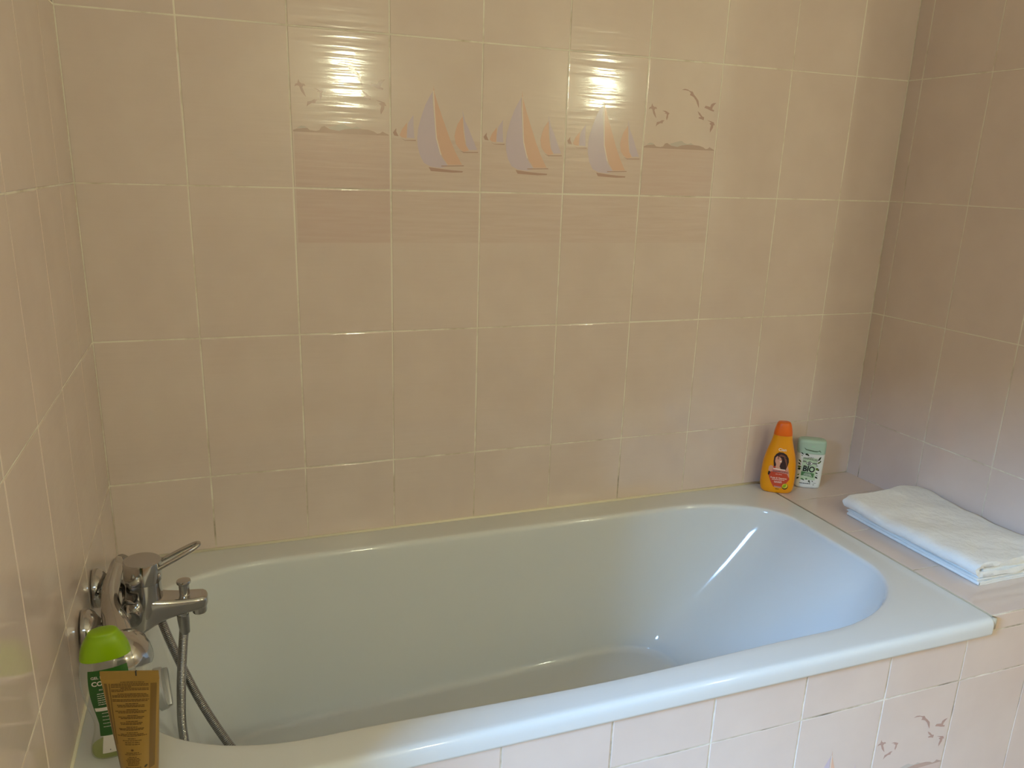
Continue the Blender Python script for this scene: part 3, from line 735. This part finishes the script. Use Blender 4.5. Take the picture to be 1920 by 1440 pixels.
# --- mustard tube standing on its cap in front of it
tb = empty('cream_tube', (.0875, -.7185, .0004), R_(-16))
tag(tb, 'mustard yellow squeeze tube standing on its cap, crimped end up', 'tube')
M_TUBE = mat('mustard_laminate', srgb(152, 118, 50), .34); M_TCAP = mat('mustard_cap', srgb(154, 120, 52), .35)
pt = smooth_prof([(.026, .0230, .0225, 2.0), (.034, .0240, .0225, 2.0), (.060, .0268, .0195, 2.05), (.090, .0300, .0155, 2.1), (.120, .0328, .0110, 2.15), (.145, .0352, .0064, 2.2), (.160, .0366, .0034, 2.4), (.169, .0374, .0013, 4.0)], 6)
V, F = se_loft(pt); tbody = fix_normals(from_py('body', V, F, M_TUBE, tb, True, sharp=60))
V, F = loft([ring_se(z, .0376, .0011, 8, 72) for z in (.1685, .170, .176, .181)]); cr = fix_normals(from_py('crimp', V, F, M_TUBE, tb, True, sharp=40))
bm = bmesh.new(); bm_box(bm, (.0078, -.00135, .1745), (.0096, .00135, .1813)); from_bm('crimp_mark', bm, M_DARK, tb)['label'] = 'dark registration mark'
V, F = lathe([(.0, .0), (.0215, .0), (.0225, .002), (.0225, .024), (.0215, .026), (.0, .026)], (0, 0, 0), (0, 0, 1), 48); fix_normals(from_py('cap', V, F, M_TCAP, tb, True, sharp=40))
TP = [mat('tube_print_brown', srgb(88, 60, 12), .36), mat('tube_panel', srgb(112, 84, 32), .36), mat('tube_print_dark', srgb(70, 58, 22), .4)]
lines = []
def tl(u0, u1, z, h=.00085, seed=0, c=-1.2): return [([p], 0) for p in words(u0, u1, z, h, seed, 1, c)]
sd = 100
rows = [(-.012, .019, 165.5), (-.024, .024, 163.2), (-.024, .024, 161.2), (-.024, .002, 159.2), (-.012, .024, 157.2), (-.024, .024, 155.2), (-.024, -.008, 153.2),
        (-.016, .021, 149.6), (-.023, .024, 147.6), (-.023, .024, 145.6), (-.023, .024, 142.0), (-.023, .022, 140.0), (-.006, .011, 136.4), (-.017, .018, 134.2), (-.016, .018, 132.2), (-.005, .010, 128.2), (-.020, .021, 126.0), (-.016, .018, 124.0),
        (-.004, .009, 120.2), (-.016, .017, 118.0), (-.013, .016, 116.0), (-.006, .009, 112.0), (-.014, .015, 109.8), (-.013, .013, 107.8), (-.006, .008, 104.0), (-.016, .016, 101.8), (-.015, .015, 99.8), (-.006, .008, 96.0), (-.014, .015, 93.6), (-.019, .019, 91.4), (-.005, .005, 87.4), (-.012, .013, 84.6), (-.009, .010, 81.8), (-.009, .010, 79.0),
        (-.008, .009, 67.0), (-.010, .011, 64.6), (-.005, .005, 60.8), (-.007, .008, 58.4), (-.009, .010, 56.2), (-.008, .008, 54.0), (-.007, .008, 51.8), (-.007, .007, 49.4), (-.010, .010, 45.4)]
for i, (a, b_, z) in enumerate(rows): lines += tl(a, b_, z / 1000, .00105, sd + i, -.9 if z > 100 else .6)
lines.append(([ellipse(.0, .0715, .0018, .0016, 10)], 0))
lines.append(([ellipse(.0150, .046, .0024, .0014, 12, .9)], 2))
lettering('lettering', lines, pt, tb, TP, .0005)
W = lambda z: lerp_prof(pt, z)[1]
zz = [.040 + (.164 - .040) * k / 20 for k in range(21)]
side = [([(W(z) * .72, z) for z in zz] + [(W(z) * .93, z) for z in reversed(zz)], 1, 0), ([(-W(z) * .80, z) for z in reversed(zz)] + [(-W(z) * .90, z) for z in zz], 1, 0), ([(-W(z) * .70, z) for z in reversed(zz[6:])] + [(-W(z) * .725, z) for z in zz[6:]], 0, 0)]
decal('side_panel', side, pt, tb, TP, .0003, .003, .006)['label'] = 'darker mustard side bands'

# ------------------------------------------------------------------ folded towel on the ledge
M_TOWEL = mat('white_terry', srgb(240, 238, 234), .95); nt, b = nodes(M_TOWEL)
b.inputs['Sheen Weight'].default_value = .25
f1 = noise(nt, coords(nt), 420.0, 3, .6); f2 = noise(nt, coords(nt), 26.0, 3, .55)
sm = nt.nodes.new('ShaderNodeMath'); sm.operation = 'MULTIPLY_ADD'; sm.inputs[1].default_value = 7.0
nt.links.new(f2, sm.inputs[0]); nt.links.new(f1, sm.inputs[2]); bump(nt, b, sm.outputs[0], .6, .0016)
def ply(path, t, y0, y1, ny=46, seed=1, wob=.0012, skew=0.0):
    """a thick fabric layer whose side view is the given centre line (x, z), carried from y0 to y1"""
    P = catmull([Vector((x, 0, z)) for x, z in path], 6); n = len(P)
    N = []
    for i in range(n):
        d = (P[min(i + 1, n - 1)] - P[max(i - 1, 0)]).normalized(); N.append(Vector((-d.z, 0, d.x)))
    r = random.Random(seed); ph = [r.uniform(0, 6.28) for _ in range(8)]
    prof = []
    for i in range(n): prof.append(P[i] + N[i] * t / 2)
    for k in range(1, 4):
        a = math.pi * k / 4; d = (P[-1] - P[-2]).normalized(); prof.append(P[-1] + N[-1] * (t / 2 * math.cos(a)) + d * (t / 2 * math.sin(a)))
    for i in reversed(range(n)): prof.append(P[i] - N[i] * t / 2)
    for k in range(1, 4):
        a = math.pi * k / 4; d = (P[0] - P[1]).normalized(); prof.append(P[0] - N[0] * (t / 2 * math.cos(a)) + d * (t / 2 * math.sin(a)))
    cen = sum(prof, Vector()) / len(prof)
    rings = []
    ys = [y0] + [y0 + (y1 - y0) * (k + .5) / ny for k in range(ny)] + [y1]
    for k, y in enumerate(ys):
        e = 0 if 0 < k < len(ys) - 1 else 1
        ring = []
        for i, p in enumerate(prof):
            w = wob * (math.sin(y * 17 + ph[0] + p.x * 9) + .6 * math.sin(y * 41 + ph[1] + p.x * 23) + .35 * math.sin(y * 83 + ph[2] - p.x * 51))
            dx = wob * 1.6 * math.sin(y * 13 + ph[3]) + skew * (y - y0)
            ey = wob * 1.2 * (math.sin(p.x * 30 + ph[4]) + .6 * math.sin(p.x * 77 + p.z * 300 + ph[5]))
            q = Vector((p.x + dx, y + ey, max(p.z + w * (.35 + 12 * max(p.z - .012, 0)), .0006)))
            if e: q = q + Vector((0, .0012 if k == 0 else -.0012, 0))
            ring.append(q)
        if e:
            c = [sum((ring[i][j] for i in range(len(ring))), 0) / len(ring) for j in range(3)]
        rings.append(ring)
    V, F = [], []
    m = len(prof)
    for rg in rings: V += rg
    for k in range(len(rings) - 1):
        for i in range(m):
            j = (i + 1) % m; F.append((k * m + i, k * m + j, (k + 1) * m + j, (k + 1) * m + i))
    # end caps as a ladder of quads between the two faces of the ply
    for base, flip in ((0, False), ((len(rings) - 1) * m, True)):
        a = list(range(0, n)); bb = list(range(n + 3, 2 * n + 3))
        for i in range(n - 1):
            f = (base + a[i], base + a[i + 1], base + bb[n - 2 - i], base + bb[n - 1 - i]); F.append(f[::-1] if flip else f)
        F.append(tuple(base + i for i in ([n - 1, n, n + 1, n + 2, n + 3])) if flip else tuple(base + i for i in ([n + 3, n + 2, n + 1, n, n - 1])))
        F.append(tuple(base + i for i in ([2 * n + 2, 2 * n + 3, 2 * n + 4, 2 * n + 5, 0])) if flip else tuple(base + i for i in ([0, 2 * n + 5, 2 * n + 4, 2 * n + 3, 2 * n + 2])))
    return V, F
XE = 1.968
y0, y1 = -.652, -.258
parts = [
    # lower fold: two thin plies, fold to the left
    ply([(XE, .0027), (1.90, .0026), (1.80, .0025), (1.745, .0026), (1.7385, .0036), (1.7380, .0058), (1.7440, .0070), (1.80, .0072), (1.90, .0074), (XE, .0076)], .0040, y0, y1, seed=3, wob=.0006),
    ply([(1.7400, .0108), (1.80, .0109), (1.90, .0112), (XE, .0114)], .0032, y0 + .005, y1 - .003, seed=5, wob=.0007, skew=-.006),
    ply([(1.7345, .0143), (1.80, .0144), (1.90, .0149), (XE, .0151)], .0030, y0 + .002, y1 + .001, seed=6, wob=.0008, skew=.010),
    ply([(1.7420, .0178), (1.80, .0180), (1.90, .0186), (XE, .0189)], .0034, y0 + .007, y1 - .005, seed=7, wob=.0007, skew=-.012),
    # upper fold: thicker, rounded spine hanging over on the left
    ply([(XE, .0275), (1.90, .0268), (1.80, .0262), (1.744, .0264), (1.7290, .0300), (1.7255, .0375), (1.7310, .0450), (1.747, .0482), (1.80, .0484), (1.90, .0486), (XE - .002, .0464)], .0112, y0 - .002, y1 + .004, seed=8, wob=.0030),
    ply([(1.752, .0362), (1.80, .0366), (1.90, .0374), (XE, .0376)], .0088, y0 + .004, y1 - .004, seed=9, wob=.0006),
]
V, F = join_vf(*parts)
tw = fix_normals(from_py('folded_towel', V, F, M_TOWEL, smooth=True, sharp=75))
tag(tw, 'white terry towel folded flat on the tiled ledge beside the bath', 'towel')

# ------------------------------------------------------------------ light: two warm wall lamps behind the camera, daylight through the window
def point(name, loc, energy, col, rad):
    l = bpy.data.lights.new(name, 'POINT'); l.energy = energy; l.color = col; l.shadow_soft_size = rad
    o = bpy.data.objects.new(name, l); COL.objects.link(o); o.location = loc; return o
WARM = (.96, 1.0, .69)
point('mirror_lamp', (2.393, -2.62, 1.299), 16.6, WARM, .042)
point('mirror_lamp', (.958, -2.62, 1.272), 16.6, WARM, .042)
def area(name, loc, target, sx, sy, energy, col):
    l = bpy.data.lights.new(name, 'AREA'); l.shape = 'RECTANGLE'; l.size = sx; l.size_y = sy; l.energy = energy; l.color = col
    o = bpy.data.objects.new(name, l); COL.objects.link(o); o.location = loc
    d = Vector(target) - Vector(loc); o.rotation_euler = d.to_track_quat('-Z', 'Y').to_euler(); return o
area('daylight_left', (-3.6, -2.75, 2.62), (-1.05, -1.7, .8), 2.4, 1.3, 1850.0, (.28, .57, 1.0))
area('daylight_rear', (-.6, -4.9, 3.9), (-.22, -2.9, 1.81), 3.0, 1.4, 85.0, (.66, .86, 1.0))
w = bpy.data.worlds.new('world'); S.world = w; w.use_nodes = True
w.node_tree.nodes['Background'].inputs[0].default_value = (.5, .65, .9, 1); w.node_tree.nodes['Background'].inputs[1].default_value = .15

S.view_settings.view_transform = 'Standard'; S.view_settings.look = 'None'
S.view_settings.exposure = 0.0; S.view_settings.gamma = 1.0; S.view_settings.use_curve_mapping = False
